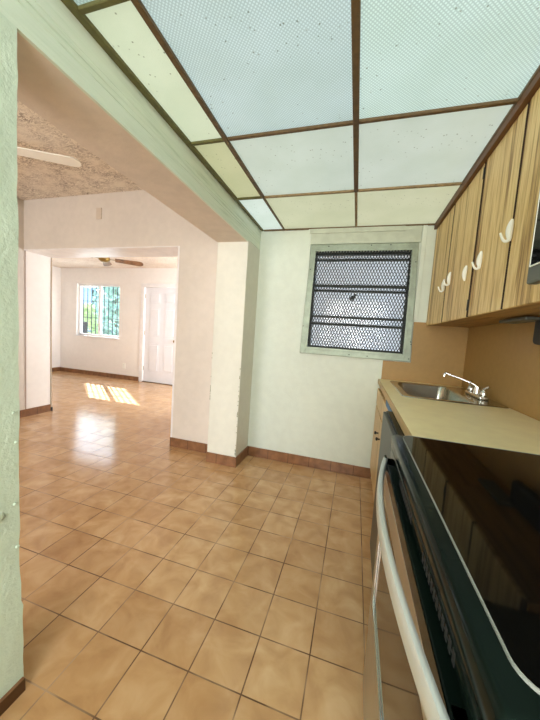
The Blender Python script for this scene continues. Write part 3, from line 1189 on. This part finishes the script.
# handle
hz = .830
N = 36
m = MB()
prev = None
hy0, hy1 = RY1 - .018, RY0 + .010
sec = [(.0070, .010), (.0045, .0155), (0, .017), (-.0045, .0155), (-.0070, .010), (-.0075, -.010), (-.005, -.0155), (0, -.017), (.005, -.0155), (.0070, -.010)]
for k in range(N + 1):
    t = k / N
    y = hy0 + (hy1 - hy0) * t
    q = 1 - (2 * t - 1) ** 2
    ring_ = [m.bm.verts.new((.120 - .037 * q + a_, y, hz + b_)) for a_, b_ in sec]
    if prev:
        for j in range(len(sec)):
            m.bm.faces.new((prev[j], prev[(j + 1) % len(sec)], ring_[(j + 1) % len(sec)], ring_[j]))
    else:
        m.bm.faces.new(ring_)
    prev = ring_
m.bm.faces.new(prev[::-1])
hd = m.build('handle', 'silver', od, smooth=True)
for y in (RY1 - .022, RY0 + .016):
    B(DXF - .006, y - .012, hz - .014, DXF + .002, y + .012, hz + .020, bevel=.004).build('handle_bracket', 'black', hd)
# back guard with controls
bgm = B(.775, RY0, RZ - .004, XR - .008, RY1, 1.10, bevel=.006).build('backguard', 'black', rg)
for y in (.28, .36, .80, .88):
    MB().lathe([(.022, 0), (.020, -.02), (.012, -.024)], (.775, y, 1.02), 'X', 16).build('control_knob', 'black', bgm, smooth=True)

# ------------------------------------------------------------------ outside
struct(B(-14, YF + .3, -.3, 8, 18, -.05).build('ground', 'concrete'))
struct(B(-1.2, YB + .16, -.3, 4, YF + .29, -.05).build('ground_side', 'concrete'))
nb = thing('neighbour_wall', (.5, 5.3, -.05), 'pale blue-grey outdoor wall seen blurred through the kitchen window', 'wall')
B(-1.25, 5.3, -.05, 4, 5.45, 2.75).build('wall_body', 'extwhite', nb)
B(-.56, 5.28, 1.46, .30, 5.298, 1.90, bevel=.004).build('white_board', 'extbright', nb)

hb = thing('neighbour_shed', (-10.2, 9.5, -.05), 'pale blue shed outside the living room window at upper left', 'shed')
hb.location = (-11.5, 10.2, -.05)
B(-13.2, 10.0, -.05, -10.5, 12, 2.7).build('shed_wall', 'bluewall', hb)
m = MB()
m.prism([(9.7, 2.68), (12.3, 2.68), (11, 3.3)], -13.4, -10.3, 'X')
m.build('shed_roof', 'concrete', hb)
for a in (-11.9, -11.0):
    B(a - .04, 9.96, .2, a + .04, 10.01, 2.6).build('shed_trim', 'iron', hb)


def shrub(cx_, cy_, h, r, n, mat, label, seed):
    random.seed(seed)
    t = thing('leafy_shrub', (cx_, cy_, -.05), label, 'shrub')
    m = MB()
    for k in range(5):
        a = random.uniform(0, 2 * PI)
        m.tube([(cx_, cy_, -.05), (cx_ + .15 * math.cos(a), cy_ + .15 * math.sin(a), h * .4), (cx_ + r * .5 * math.cos(a), cy_ + r * .5 * math.sin(a), h * .85)], [.03, .02, .008], 6)
    m.build('stem', 'bar', t)
    m = MB()
    for k in range(n):
        u = random.uniform(0, 1)
        th = random.uniform(0, 2 * PI)
        zz = random.uniform(.02, 1)
        rr = r * math.sqrt(random.uniform(.1, 1)) * (.55 + .45 * math.sin(PI * min(1, zz + .1)))
        c = Vector((cx_ + rr * math.cos(th), cy_ + rr * math.sin(th), zz * h))
        a = Vector((random.gauss(0, 1), random.gauss(0, 1), random.gauss(0, .6))).normalized()
        b = a.cross(Vector((random.gauss(0, 1), random.gauss(0, 1), random.gauss(0, 1)))).normalized()
        s = random.uniform(.05, .11)
        m.quad(c - a * s, c - b * s * .4, c + a * s, c + b * s * .4)
    m.build('foliage', mat, t)


shrub(-8.05, 7.0, 1.75, .5, 1500, 'leaf', 'bright green shrub outside the left half of the living room window', 1)
shrub(-6.9, 7.1, 2.6, .5, 2000, 'leafd', 'tall green shrub filling the right half of the living room window', 2)
shrub(-8.9, 8.7, 2.9, .6, 1700, 'leafd', 'tall green shrub further back outside the middle of the living room window', 4)
shrub(-7.55, 8.7, 3.0, .6, 1500, 'leaf', 'tall green shrub further back outside at the right of the living room window', 5)

ch = thing('garden_chair', (-6.75, 5.95, -.05), 'dark garden chair outside at the lower left of the living room window', 'chair')
B(-6.98, 5.75, .72, -6.56, 6.15, .76, bevel=.01).build('seat', 'blackmatte', ch)
m = MB().box(-6.98, 5.75, .76, -6.93, 6.15, 1.22, bevel=.02, seg=3)
m.build('backrest', 'blackmatte', ch)
for x in (-6.95, -6.59):
    for y in (5.78, 6.12):
        B(x - .018, y - .018, -.05, x + .018, y + .018, .72).build('leg', 'blackmatte', ch)
